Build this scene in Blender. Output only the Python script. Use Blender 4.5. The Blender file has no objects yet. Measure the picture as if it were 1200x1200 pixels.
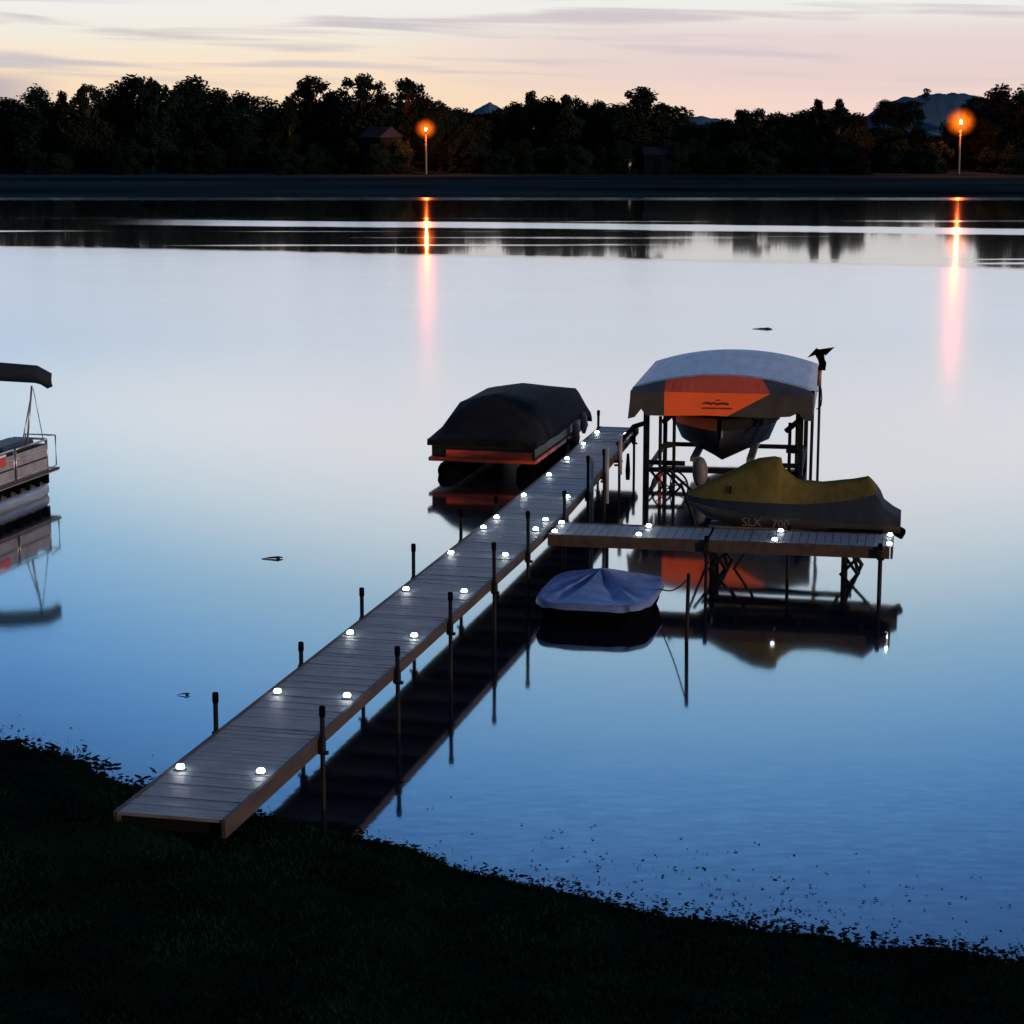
import bpy, math, random
from mathutils import Vector, Matrix, noise as mnoise
R = random.Random(7)
C = bpy.context.scene.collection
SC = bpy.context.scene
# ------------------------------------------------------------------ camera numbers
F, H, YH = 2400.0, 7.8, 150.0                 # focal length in photo pixels, eye height above the lake, horizon row
P = math.atan((600 - YH) / F); CP, SP = math.cos(P), math.sin(P)
def at(x, y, z=0.0):                          # photo pixel -> point on the level z
    u = (x - 600) / F; v = (600 - y) / F
    d = (u, CP + v * SP, -SP + v * CP); t = (z - H) / d[2]
    return Vector((d[0] * t, d[1] * t, z))
def atY(x, y, Y):                             # photo pixel -> point at distance Y
    u = (x - 600) / F; v = (600 - y) / F
    d = (u, CP + v * SP, -SP + v * CP); t = Y / d[1]
    return Vector((d[0] * t, Y, H + d[2] * t))
ANG = math.radians(13.05)
UU = Vector((math.sin(ANG), math.cos(ANG), 0)); NN = Vector((math.cos(ANG), -math.sin(ANG), 0))

# ------------------------------------------------------------------ mesh builder
class MB:
    def __init__(s): s.v = []; s.f = []
    def add(s, vs, fs):
        o = len(s.v); s.v += [tuple(v) for v in vs]; s.f += [tuple(i + o for i in f) for f in fs]
    def box(s, c, d, rot=None):
        x, y, z = d[0] / 2, d[1] / 2, d[2] / 2
        vs = [Vector((a, b, e)) for a in (-x, x) for b in (-y, y) for e in (-z, z)]
        if rot is not None: vs = [rot @ v for v in vs]
        vs = [v + Vector(c) for v in vs]
        s.add(vs, [(0, 1, 3, 2), (4, 6, 7, 5), (0, 4, 5, 1), (2, 3, 7, 6), (0, 2, 6, 4), (1, 5, 7, 3)])
    def hexa(s, lo, hi):                      # four lower corners, four upper corners (same order)
        s.add(list(lo) + list(hi), [(3, 2, 1, 0), (4, 5, 6, 7), (0, 1, 5, 4), (1, 2, 6, 5), (2, 3, 7, 6), (3, 0, 4, 7)])
    def beam(s, a, b, w, h):
        a, b = Vector(a), Vector(b); d = (b - a); L = d.length; d.normalize()
        up = Vector((0, 0, 1)) if abs(d.z) < .95 else Vector((0, 1, 0))
        sx = d.cross(up).normalized(); sz = sx.cross(d)
        m = Matrix((sx, d, sz)).transposed()
        s.box((a + b) / 2, (w, L, h), m)
    def tube(s, pts, r, n=8, cap=True):
        pts = [Vector(p) for p in pts]; rs = r if isinstance(r, (list, tuple)) else [r] * len(pts)
        rings = []
        for i, p in enumerate(pts):
            d = (pts[min(i + 1, len(pts) - 1)] - pts[max(i - 1, 0)]).normalized()
            up = Vector((0, 0, 1)) if abs(d.z) < .9 else Vector((0, 1, 0))
            a = d.cross(up).normalized(); b = a.cross(d)
            rings.append([p + (a * math.cos(t) + b * math.sin(t)) * rs[i] for t in [2 * math.pi * k / n for k in range(n)]])
        s.loft(rings, True, cap)
    def loft(s, rings, closed=False, cap=False):
        o = len(s.v); n = len(rings[0])
        for r_ in rings: s.v += [tuple(p) for p in r_]
        for i in range(len(rings) - 1):
            for k in range(n if closed else n - 1):
                k2 = (k + 1) % n
                s.f.append((o + i * n + k, o + i * n + k2, o + (i + 1) * n + k2, o + (i + 1) * n + k))
        if cap:
            s.f.append(tuple(o + k for k in reversed(range(n)))); e = o + (len(rings) - 1) * n
            s.f.append(tuple(e + k for k in range(n)))
    def lathe(s, c, prof, n=12):              # (radius, z) pairs
        s.loft([[Vector((c[0] + r * math.cos(2 * math.pi * k / n), c[1] + r * math.sin(2 * math.pi * k / n), c[2] + z)) for k in range(n)] for r, z in prof], True, True)
    def blob(s, c, rx, ry, rz, n=10, m=6, jit=0.0):
        rings = []
        for j in range(m + 1):
            t = math.pi * (.02 + .96 * j / m)
            rings.append([Vector((c[0] + rx * math.sin(t) * math.cos(2 * math.pi * k / n) * (1 + R.uniform(-jit, jit)), c[1] + ry * math.sin(t) * math.sin(2 * math.pi * k / n) * (1 + R.uniform(-jit, jit)), c[2] + rz * math.cos(t))) for k in range(n)])
        s.loft(list(reversed(rings)), True, True)
    def mesh(s, name, m, smooth=False):
        me = bpy.data.meshes.new(name); me.from_pydata(s.v, [], s.f); me.update()
        if m: me.materials.append(m)
        if smooth: me.polygons.foreach_set('use_smooth', [True] * len(me.polygons))
        return me
    def build(s, name, m, parent=None, smooth=False, bevel=0):
        o = bpy.data.objects.new(name, s.mesh(name, m, smooth)); C.objects.link(o)
        if parent: o.parent = parent
        if bevel:
            b = o.modifiers.new('bevel', 'BEVEL'); b.width = bevel; b.segments = 2; b.limit_method = 'ANGLE'; b.angle_limit = .6
        return o
def tag(o, label=None, cat=None, group=None, kind=None):
    if label: o['label'] = label
    if cat: o['category'] = cat
    if group: o['group'] = group
    if kind: o['kind'] = kind
    return o
def thing(name, label, cat, loc=(0, 0, 0), rz=0.0, group=None):
    o = bpy.data.objects.new(name, None); C.objects.link(o); o.empty_display_size = .3
    o.location = loc; o.rotation_euler = (0, 0, rz)
    return tag(o, label, cat, group)
def dup(o, parent=None):
    c = o.copy(); C.objects.link(c)
    if parent: c.parent = parent
    for ch in list(o.children): dup(ch, c)
    return c
ORD = ['nearest', 'second', 'third', 'fourth', 'fifth', 'sixth', 'seventh', 'eighth', 'ninth', 'tenth', 'eleventh', 'twelfth', 'thirteenth', 'fourteenth', 'fifteenth', 'sixteenth', 'seventeenth', 'eighteenth', 'nineteenth', 'twentieth']

# ------------------------------------------------------------------ materials
def mat(name, col, rough=.6, metal=0.0, var=.25, scale=6.0, bump=0.0, bscale=30.0, spec=.5, stretch=None):
    m = bpy.data.materials.new(name); m.use_nodes = True; nt = m.node_tree; b = nt.nodes['Principled BSDF']
    b.inputs['Roughness'].default_value = rough; b.inputs['Metallic'].default_value = metal
    b.inputs['Specular IOR Level'].default_value = 0.0 if spec <= .1 else spec
    tc = nt.nodes.new('ShaderNodeTexCoord'); n = nt.nodes.new('ShaderNodeTexNoise')
    n.inputs['Scale'].default_value = scale; n.inputs['Detail'].default_value = 5
    src = tc.outputs['Object']
    if stretch:
        mp = nt.nodes.new('ShaderNodeMapping'); mp.inputs['Scale'].default_value = stretch
        nt.links.new(src, mp.inputs[0]); src = mp.outputs[0]
    nt.links.new(src, n.inputs['Vector'])
    r = nt.nodes.new('ShaderNodeValToRGB'); r.color_ramp.elements[0].position = .3; r.color_ramp.elements[1].position = .7
    r.color_ramp.elements[0].color = tuple(c * (1 - var) for c in col) + (1,)
    r.color_ramp.elements[1].color = tuple(min(1, c * (1 + var)) for c in col) + (1,)
    nt.links.new(n.outputs['Fac'], r.inputs[0]); nt.links.new(r.outputs[0], b.inputs['Base Color'])
    if bump:
        n2 = nt.nodes.new('ShaderNodeTexNoise'); n2.inputs['Scale'].default_value = bscale; nt.links.new(src, n2.inputs['Vector'])
        bp = nt.nodes.new('ShaderNodeBump'); bp.inputs['Strength'].default_value = bump; bp.inputs['Distance'].default_value = .02
        nt.links.new(n2.outputs['Fac'], bp.inputs['Height']); nt.links.new(bp.outputs[0], b.inputs['Normal'])
    return m
def emat(name, col, s):
    m = bpy.data.materials.new(name); m.use_nodes = True; nt = m.node_tree; nt.nodes.clear()
    e = nt.nodes.new('ShaderNodeEmission'); e.inputs[0].default_value = col + (1,); e.inputs[1].default_value = s
    o = nt.nodes.new('ShaderNodeOutputMaterial'); nt.links.new(e.outputs[0], o.inputs[0]); return m
M = dict(
    deck=mat('deck boards', (.125, .152, .182), .55, 0, .42, 2.2, .3, 40, .5, (1, 9, 1)),
    rail=mat('side rail wood', (.046, .038, .034), .7, 0, .35, 3, .3, 30, .3, (2, .5, 2)),
    steel=mat('dark galvanised pipe', (.005, .007, .009), .6, 0, .3, 8, 0, 30, .15),
    pale=mat('pale plastic pipe', (.22, .24, .26), .5, 0, .15, 8),
    cap=mat('black rubber cap', (.003, .0035, .005), .7, spec=.1),
    alu=mat('brushed aluminium', (.38, .4, .43), .35, .8, .15, 5, 0, 30, .5, (1, .2, 6)),
    alugrey=mat('grey alu panel', (.26, .29, .33), .5, .15, .2, 4),
    tubealu=mat('dull aluminium tube', (.22, .25, .29), .42, .6, .3, 3, 0, 30, .5, (3, .4, 6)),
    black=mat('black vinyl', (.012, .013, .016), .55, 0, .3, 7, .2, 12),
    cover=mat('black boat cover canvas', (.006, .0075, .009), .85, 0, .4, 4, .5, 7, .15),
    roof=mat('pale canopy vinyl', (.18, .29, .45), .5, 0, .22, 1.3, .25, 4, .4, (4, .6, 1)),
    valance=mat('dark canopy valance', (.05, .054, .06), .7, 0, .2, 3, .2, 8, .2),
    gable=mat('navy canopy gable', (.035, .05, .075), .7, 0, .25, 3, .2, 8, .2),
    orange=mat('fabric painted lamplit orange', (.88, .15, .045), .7, 0, .06, 2.0, .15, 8, .15),  # warm lamplight put into the fabric colour
    lit_gable=mat('gable painted lamplit red', (.42, .08, .055), .7, 0, .12, 3, .15, 8, .2),  # lamplight mixed with sky light, put into the gable colour
    mark=mat('dark print', (.13, .02, .012), .7, 0, .2, 20),
    hull=mat('black gelcoat', (.003, .005, .010), .5, 0, .2, 3),
    olive=mat('mustard cover cloth', (.105, .094, .032), .85, 0, .22, 4, .5, 9, .1),
    navy=mat('charcoal navy cover cloth', (.012, .021, .040), .8, 0, .25, 4, .4, 9, .2),
    skihull=mat('grey gelcoat', (.035, .038, .04), .35, 0, .2, 3),
    letter=mat('pale lettering', (.085, .085, .085), .6, 0, .1),
    tarp=mat('blue tarpaulin', (.085, .15, .38), .5, 0, .25, 3, .8, 6, .4),
    tub=mat('dark plastic hull', (.002, .003, .005), .8, spec=.05),
    rope=mat('dark rope', (.02, .018, .015), .9),
    red=mat('red enamel', (.5, .03, .015), .4, 0, .15),
    lamp_streak=mat('painted lamplight streak', (.5, .07, .025), .5, 0, .35, 2.5, 0, 30, .5, (1, 1, 6)),  # orange lamplight on the covered boat, put into the colour
    white=mat('white enamel', (.72, .72, .68), .4, 0, .1),
    trunk=mat('bark', (.025, .021, .018), .9, 0, .3, 3),
    leaf=mat('dark foliage', (.007, .019, .018), .8, 0, .5, .35, 0, 30, .1),
    leaf2=mat('olive dark foliage', (.010, .018, .015), .8, 0, .5, .35, 0, 30, .1),
    grass=mat('grass blades', (.003, .0145, .009), .9, 0, .6, .9, 0, 30, 0, 0),
    weed=mat('lake weed', (.006, .010, .008), .85, 0, .5, 3, 0, 30, 0),
    houseroof=mat('grey roof', (.012, .022, .04), .8, spec=.05), housewall=mat('house wall', (.003, .008, .013), .9, spec=.05), pane=mat('dark door', (.003, .004, .006), .8, spec=.05),
    pole=mat('pale lamp pole', (.24, .23, .21), .8, spec=.05),
    grey=mat('grey rubber', (.10, .105, .12), .6),
    lamp=emat('sodium bulb', (1, .12, .018), 7500.0), globe=emat('sodium glow diffuser', (1, .2, .012), 1.7),
    glow=None,
    led=emat('white deck led', (.93, .97, 1.0), 42.0),
)

def glow_mat():                                # emissive halo painting the glow round a sodium lamp
    m = bpy.data.materials.new('painted lamp halo'); m.use_nodes = True; nt_ = m.node_tree; nt_.nodes.clear()
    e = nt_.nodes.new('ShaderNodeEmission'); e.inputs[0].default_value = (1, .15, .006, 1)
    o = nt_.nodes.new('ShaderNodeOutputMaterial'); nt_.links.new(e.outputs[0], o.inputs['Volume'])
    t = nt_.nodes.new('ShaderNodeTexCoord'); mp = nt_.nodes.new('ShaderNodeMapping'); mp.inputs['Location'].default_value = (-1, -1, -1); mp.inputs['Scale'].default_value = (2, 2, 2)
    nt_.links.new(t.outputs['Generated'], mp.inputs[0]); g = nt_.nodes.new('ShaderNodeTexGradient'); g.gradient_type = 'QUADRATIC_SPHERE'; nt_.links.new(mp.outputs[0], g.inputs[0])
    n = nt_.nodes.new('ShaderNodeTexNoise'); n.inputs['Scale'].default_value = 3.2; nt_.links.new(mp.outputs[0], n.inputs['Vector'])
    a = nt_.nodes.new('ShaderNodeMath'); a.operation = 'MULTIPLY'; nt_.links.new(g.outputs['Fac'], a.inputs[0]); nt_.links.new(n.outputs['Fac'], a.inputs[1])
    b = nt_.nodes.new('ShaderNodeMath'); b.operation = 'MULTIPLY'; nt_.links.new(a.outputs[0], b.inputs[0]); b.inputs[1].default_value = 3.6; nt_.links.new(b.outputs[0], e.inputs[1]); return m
M['glow'] = glow_mat()
# ------------------------------------------------------------------ world: dusk sky by height and bearing, thin cloud streaks
def srgb(c): return tuple(((v / 255) / 12.92 if v / 255 <= .04045 else ((v / 255 + .055) / 1.055) ** 2.4) for v in c)
W = bpy.data.worlds.new('World'); SC.world = W; W.use_nodes = True; nt = W.node_tree; N = nt.nodes; L = nt.links
def math_(op, a, b=None, c=None, clamp=False):
    n = N.new('ShaderNodeMath'); n.operation = op; n.use_clamp = clamp
    for i, v in enumerate((a, b, c)):
        if v is None: continue
        if isinstance(v, (int, float)): n.inputs[i].default_value = v
        else: L.new(v, n.inputs[i])
    return n.outputs[0]
def ramp(fac, stops, interp='LINEAR'):
    n = N.new('ShaderNodeValToRGB'); L.new(fac, n.inputs[0]); cr = n.color_ramp; cr.interpolation = interp
    while len(cr.elements) < len(stops): cr.elements.new(.5)
    for e, (p, c) in zip(cr.elements, stops): e.position = p; e.color = tuple(c) + (1,)
    return n.outputs[0]
def mix(fac, a, b, mode='MIX'):
    n = N.new('ShaderNodeMix'); n.data_type = 'RGBA'; n.blend_type = mode
    for i, v in ((0, fac), (6, a), (7, b)):
        if isinstance(v, (int, float)): n.inputs[i].default_value = v
        elif isinstance(v, tuple): n.inputs[i].default_value = v + (1,)
        else: L.new(v, n.inputs[i])
    return n.outputs[2]
def mapr(v, a, b, c=0.0, d=1.0, smooth=True):
    n = N.new('ShaderNodeMapRange'); n.interpolation_type = 'SMOOTHSTEP' if smooth else 'LINEAR'
    L.new(v, n.inputs[0])
    for i, q in enumerate((a, b, c, d)): n.inputs[i + 1].default_value = q
    return n.outputs[0]
tc = N.new('ShaderNodeTexCoord'); sep = N.new('ShaderNodeSeparateXYZ'); L.new(tc.outputs['Generated'], sep.inputs[0])
X_, Y_, Z_ = sep.outputs
el = math_('MULTIPLY', math_('ARCSINE', Z_), 57.2958)           # height above the horizon, degrees
az = math_('MULTIPLY', math_('ARCTAN2', X_, Y_), 57.2958)       # bearing, 0 = across the lake
# the bright part of the afterglow stands a little right of the view and is lower to the sides
d0 = math_('SUBTRACT', az, 5.0); d2 = math_('MULTIPLY', d0, d0)
dip = math_('MINIMUM', math_('MULTIPLY', d2, .0115), 4.2)
hi = mapr(el, 3.0, 8.0)
elx = math_('ADD', el, math_('MULTIPLY', dip, hi))
def refl(e):                                                    # how much the lake gives back at that angle (see water)
    pts = [(0, .98), (4, .92), (8, .78), (13, .6), (18, .47), (23, .38), (40, .2), (90, .1)]
    for (a, ra), (b, rb) in zip(pts, pts[1:]):
        if a <= e <= b: return ra + (rb - ra) * (e - a) / (b - a)
tg = [(7.0, (234, 236, 242)), (10.6, (236, 238, 243)), (12.6, (206, 221, 231)), (14.8, (152, 190, 216)), (17.1, (114, 163, 207)), (19.2, (84, 136, 191)), (21.4, (65, 109, 163)), (23.6, (54, 90, 141))]
st = [(0, srgb((248, 219, 205))), (1.5 / 90, srgb((249, 227, 206))), (2.5 / 90, srgb((243, 236, 224))), (3.4 / 90, srgb((239, 240, 236))), (4.4 / 90, srgb((237, 224, 226))), (5.6 / 90, srgb((234, 230, 236)))]
for e, c in tg:
    st.append((e / 90, tuple(v / refl(max(0, e - 1)) for v in srgb(c))))
st += [(33 / 90, (.12, .22, .5)), (50 / 90, (.14, .2, .34)), (1.0, (.15, .2, .3))]
base = ramp(math_('DIVIDE', elx, 90.0), st)
# yellow low on the left, pink low on the right
low = mapr(el, 3.0, .6)
side = mapr(az, -2.0, 9.0)
warm = mix(side, (1.03, .99, .84), (.975, .925, .985))
base = mix(low, base, mix(1.0, base, warm, 'MULTIPLY'))
# cloud streaks
cv = N.new('ShaderNodeCombineXYZ'); L.new(math_('MULTIPLY', az, .13), cv.inputs[0]); L.new(math_('MULTIPLY', math_('ADD', el, math_('MULTIPLY', az, .03)), 2.6), cv.inputs[1])
n1 = N.new('ShaderNodeTexNoise'); n1.inputs['Scale'].default_value = 1.0; n1.inputs['Detail'].default_value = 6; n1.inputs['Roughness'].default_value = .428; n1.inputs['Distortion'].default_value = .35
L.new(cv.outputs[0], n1.inputs['Vector'])
cl = mapr(n1.outputs[0], .48, .66)
band = math_('MULTIPLY', mapr(el, .7, 1.8), mapr(el, 9.0, 5.0))
clf = math_('MULTIPLY', math_('MULTIPLY', cl, band), .85)
base = mix(clf, base, srgb((200, 193, 198)))
# a broad mauve veil right of centre
veil = math_('MULTIPLY', math_('MULTIPLY', mapr(az, -6, 4), mapr(el, 3.4, 2.3)), mapr(el, .4, 1.6))
base = mix(math_('MULTIPLY', veil, .65), base, srgb((224, 203, 207)))
# a low mauve bank behind the trees at the left
bank = math_('MULTIPLY', mapr(az, -11.5, -14.2), mapr(el, 1.65, 1.15))
base = mix(math_('MULTIPLY', bank, .8), base, srgb((176, 168, 182)))
# the sky behind the viewer is already dim
back = mapr(math_('ABSOLUTE', az), 45, 120, 1.0, .16)
backm = math_('ADD', math_('MULTIPLY', back, mapr(el, 75, 40)), math_('MULTIPLY', .8, mapr(el, 40, 75)))
base = mix(1.0, base, base, 'MIX')
vm = N.new('ShaderNodeVectorMath'); vm.operation = 'SCALE'; L.new(base, vm.inputs[0]); L.new(backm, vm.inputs['Scale'])
bg = N['Background']; L.new(vm.outputs[0], bg.inputs[0]); bg.inputs[1].default_value = 1.0

sun = bpy.data.objects.new('sun', bpy.data.lights.new('sun', 'SUN')); C.objects.link(sun)  # stands in for an unseen orange lamp behind the viewer, not the sun
sun.data.energy = 2.1; sun.data.angle = math.radians(4); sun.data.color = (1.0, .6, .36)
sun.rotation_euler = Vector((-.75, .65, -.11)).to_track_quat('-Z', 'Y').to_euler()
sun.location = (20, -30, 20)

# ------------------------------------------------------------------ lake
def water_mat():
    m = bpy.data.materials.new('lake water'); m.use_nodes = True
    global nt, N, L
    nt = m.node_tree; N = nt.nodes; L = nt.links; N.clear()
    g = N.new('ShaderNodeNewGeometry'); sp = N.new('ShaderNodeSeparateXYZ'); L.new(g.outputs['Position'], sp.inputs[0])
    x, y = sp.outputs[0], sp.outputs[1]
    def noise(sx, sy, det=3, off=0.0):
        cb = N.new('ShaderNodeCombineXYZ'); L.new(math_('MULTIPLY', x, sx), cb.inputs[0]); L.new(math_('MULTIPLY', y, sy), cb.inputs[1]); cb.inputs[2].default_value = off
        n = N.new('ShaderNodeTexNoise'); n.inputs['Scale'].default_value = 1; n.inputs['Detail'].default_value = det
        L.new(cb.outputs[0], n.inputs['Vector']); return n
    # breeze patches: the near lake is ruffled, the far strip is a mirror with a few ruffled lanes in it
    wob = math_('MULTIPLY', math_('SUBTRACT', noise(.03, .01).outputs[0], .5), 14.0)
    edge = math_('ADD', math_('ADD', math_('MULTIPLY', x, -.38), 127.0), wob)
    near = mapr(math_('SUBTRACT', edge, y), -2.0, 3.0)
    inpatch = mapr(math_('SUBTRACT', edge, y), 20.0, 50.0)
    lane = math_('ABSOLUTE', math_('SUBTRACT', y, math_('ADD', math_('ADD', math_('MULTIPLY', x, -.22), 168.0), math_('MULTIPLY', wob, .6))))
    lanew = math_('MULTIPLY', mapr(lane, 6.5, 3.5), mapr(math_('ADD', x, math_('MULTIPLY', wob, 1.5)), -38, -24))
    lanes = math_('MULTIPLY', mapr(noise(.014, .13, 4, 3.1).outputs[0], .56, .64), mapr(y, 186, 172))
    shore = math_('MULTIPLY', mapr(y, 224, 230), .5)
    ruf = math_('MAXIMUM', math_('MAXIMUM', near, lanew), math_('MAXIMUM', lanes, shore))
    # calm pockets around the docks keep reflections sharp
    calm = mapr(y, 44, 80)
    tilt = math_('MULTIPLY', ruf, math_('ADD', .005, math_('MULTIPLY', calm, .013)))
    tilt = math_('MULTIPLY', tilt, math_('ADD', .55, math_('MULTIPLY', noise(.035, .07, 3, 8.0).outputs[0], .9)))
    s1 = noise(.9, 2.6, 3, 1.0); s2 = noise(7, 16, 2, 5.0)
    sepc = N.new('ShaderNodeSeparateColor'); L.new(s1.outputs['Color'], sepc.inputs[0])
    sepd = N.new('ShaderNodeSeparateColor'); L.new(s2.outputs['Color'], sepd.inputs[0])
    amp = math_('MULTIPLY', ruf, math_('ADD', .004, math_('MULTIPLY', calm, .014)))
    nx = math_('MULTIPLY', math_('SUBTRACT', sepc.outputs[0], .5), math_('MULTIPLY', amp, .5))
    ny = math_('MULTIPLY', math_('SUBTRACT', sepc.outputs[1], .5), amp)
    nx2 = math_('MULTIPLY', math_('SUBTRACT', sepd.outputs[0], .5), .0025); ny2 = math_('MULTIPLY', math_('SUBTRACT', sepd.outputs[1], .5), .004)
    edgew = mapr(y, 27.5, 20.0)                 # small wrinkles in the shallows
    s3 = noise(3.2, 9.0, 3, 2.0); sepe = N.new('ShaderNodeSeparateColor'); L.new(s3.outputs['Color'], sepe.inputs[0])
    ny2 = math_('ADD', ny2, math_('MULTIPLY', math_('SUBTRACT', sepe.outputs[1], .5), math_('MULTIPLY', edgew, .035)))
    cn = N.new('ShaderNodeCombineXYZ'); L.new(math_('ADD', nx, nx2), cn.inputs[0])
    L.new(math_('SUBTRACT', math_('ADD', ny, ny2), tilt), cn.inputs[1]); cn.inputs[2].default_value = 1
    nv = N.new('ShaderNodeVectorMath'); nv.operation = 'NORMALIZE'; L.new(cn.outputs[0], nv.inputs[0])
    # share reflected against angle of view
    lw = N.new('ShaderNodeVectorMath'); lw.operation = 'DOT_PRODUCT'; L.new(g.outputs['Incoming'], lw.inputs[0]); L.new(g.outputs['True Normal'], lw.inputs[1])
    e = math_('MULTIPLY', math_('ARCSINE', math_('ABSOLUTE', lw.outputs['Value'])), 57.2958)
    fac = ramp(math_('DIVIDE', e, 90.0), [(a / 90, (v, v, v)) for a, v in [(0, .98), (4, .92), (8, .78), (13, .6), (18, .47), (23, .38), (40, .2), (90, .1)]])
    gl = N.new('ShaderNodeBsdfGlossy'); L.new(nv.outputs[0], gl.inputs['Normal'])
    rg = math_('ADD', .045, math_('MULTIPLY', ruf, math_('ADD', .015, math_('MULTIPLY', calm, .125))))
    L.new(rg, gl.inputs['Roughness'])
    df = N.new('ShaderNodeBsdfDiffuse'); df.inputs[0].default_value = (.004, .009, .018, 1)
    mx = N.new('ShaderNodeMixShader'); L.new(fac, mx.inputs[0]); L.new(df.outputs[0], mx.inputs[1]); L.new(gl.outputs[0], mx.inputs[2])
    out = N.new('ShaderNodeOutputMaterial'); L.new(mx.outputs[0], out.inputs[0])
    return m
w = MB(); w.add([(-700, 12, 0), (700, 12, 0), (700, 236.5, 0), (-700, 236.5, 0)], [(0, 1, 2, 3)])
tag(w.build('lake_water', water_mat()), 'calm lake water mirroring the dusk sky', 'water', kind='structure')

# ------------------------------------------------------------------ near bank
SHORE = [at(x, y) for x, y in [(-700, 790), (-350, 815), (-150, 838), (0, 872), (90, 893), (165, 926), (235, 945), (300, 957), (430, 984), (560, 1024), (680, 1052), (800, 1078), (900, 1092), (1000, 1103), (1100, 1115), (1200, 1130), (1500, 1165), (1900, 1190)]]
def shoreY(x):
    for a, b in zip(SHORE, SHORE[1:]):
        if a.x <= x <= b.x: return a.y + (b.y - a.y) * (x - a.x) / (b.x - a.x)
    return SHORE[0].y if x < SHORE[0].x else SHORE[-1].y
def bankz(x, y):
    d = (shoreY(x) + .25 * mnoise.noise((x * 1.3, 3, 1)) - y) * .93
    n = mnoise.noise((x * 1.7, y * 1.7, 0)) * .05 + mnoise.noise((x * 5, y * 5, 4)) * .02
    if d < 0: return max(-1.5, d * .35) + n * .4
    z = .05 * min(d, .4) / .4 + .19 * d
    if z > 3.0: z = 3.0 + (z - 3.0) * .45
    z += .24 * math.exp(-((x + 4.0) ** 2 + (y - 19.75) ** 2 * 2.2) / .55)
    return min(z, 5.2) + n * min(1, d * 2)
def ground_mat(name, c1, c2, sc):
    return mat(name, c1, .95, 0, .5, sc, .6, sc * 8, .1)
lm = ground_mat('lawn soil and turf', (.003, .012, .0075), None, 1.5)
g_ = MB(); xs = [-60, -40, -25, -16] + [-12 + .16 * i for i in range(150)] + [13, 16, 25, 40, 60]; ys = [-60, -40, -20, -8, 0, 6, 10, 12.5] + [14 + .15 * i for i in range(84)] + [27.5, 30, 36]
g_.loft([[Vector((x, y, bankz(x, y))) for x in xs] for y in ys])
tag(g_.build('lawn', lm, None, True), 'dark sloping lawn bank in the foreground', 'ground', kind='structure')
bed = MB(); bed.add([(-4000, -300, -1.6), (4000, -300, -1.6), (4000, 6000, -1.6), (-4000, 6000, -1.6)], [(0, 1, 2, 3)])
tag(bed.build('ground', ground_mat('lake bed', (.02, .022, .018), None, .2)), 'ground sheet under the lake and land', 'ground', kind='structure')
# grass blades on the bank
gb = MB()
def blade(mb, x, y, z, h, w_, lean, a):
    dx, dy = math.cos(a) * w_, math.sin(a) * w_; lx, ly = math.cos(lean) * h * .5, math.sin(lean) * h * .5
    mb.add([(x - dx, y - dy, z), (x + dx, y + dy, z), (x + dx * .6 + lx * .35, y + dy * .6 + ly * .35, z + h * .65), (x + lx, y + ly, z + h)], [(0, 1, 2), (0, 2, 3)])
for i in range(80000):
    y = R.uniform(11.2, 24.8); x = R.uniform(-.265 * y - .8, .265 * y + .8)
    d = shoreY(x) - y
    if d < .12: continue
    pt = mnoise.noise((x * .8, y * .8, 9))
    h = R.uniform(.03, .085) * (1 + .5 * pt)
    blade(gb, x, y, bankz(x, y) - .01, h, R.uniform(.004, .009), R.uniform(0, 6.3), R.uniform(0, 3.14))
tag(gb.build('grass', M['grass']), 'short dark lawn grass', 'grass', kind='stuff')
# rough plants on the waterline
sg = MB()
for i in range(5200):
    x = R.uniform(-7.5, 6.2)
    rough = 1.0 if x < -4.3 else .55
    y = shoreY(x) + R.gauss(-.12, .22) * (1.3 if x < -4.3 else 1)
    if mnoise.noise((x * 1.1, 7.7, 2)) < -.32 and R.random() < .75: continue
    z = max(0.0, bankz(x, y)); cl_ = .5 + .9 * max(0, mnoise.noise((x * 2.2, y * 2.2, 5)) + .25)
    if R.random() < .55:
        a = R.uniform(0, 6.28); r_ = R.uniform(.02, .055) * rough * (1 + cl_ * .4); zz = z + R.uniform(0, .07) * rough * cl_
        t = R.uniform(-.5, .5)
        sg.add([(x + math.cos(a + k * 1.257) * r_ * R.uniform(.6, 1.2), y + math.sin(a + k * 1.257) * r_ * R.uniform(.6, 1.2), zz + math.cos(a + k * 1.257) * r_ * t) for k in range(5)], [(0, 1, 2, 3, 4)])
    else:
        blade(sg, x, y, z - .01, R.uniform(.04, .11) * rough * cl_, R.uniform(.004, .012), R.uniform(0, 6.3), R.uniform(0, 3.1))
tag(sg.build('shore_plants', M['weed']), 'ragged dark plants along the waterline', 'plants', kind='stuff')
fw = MB()
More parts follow.
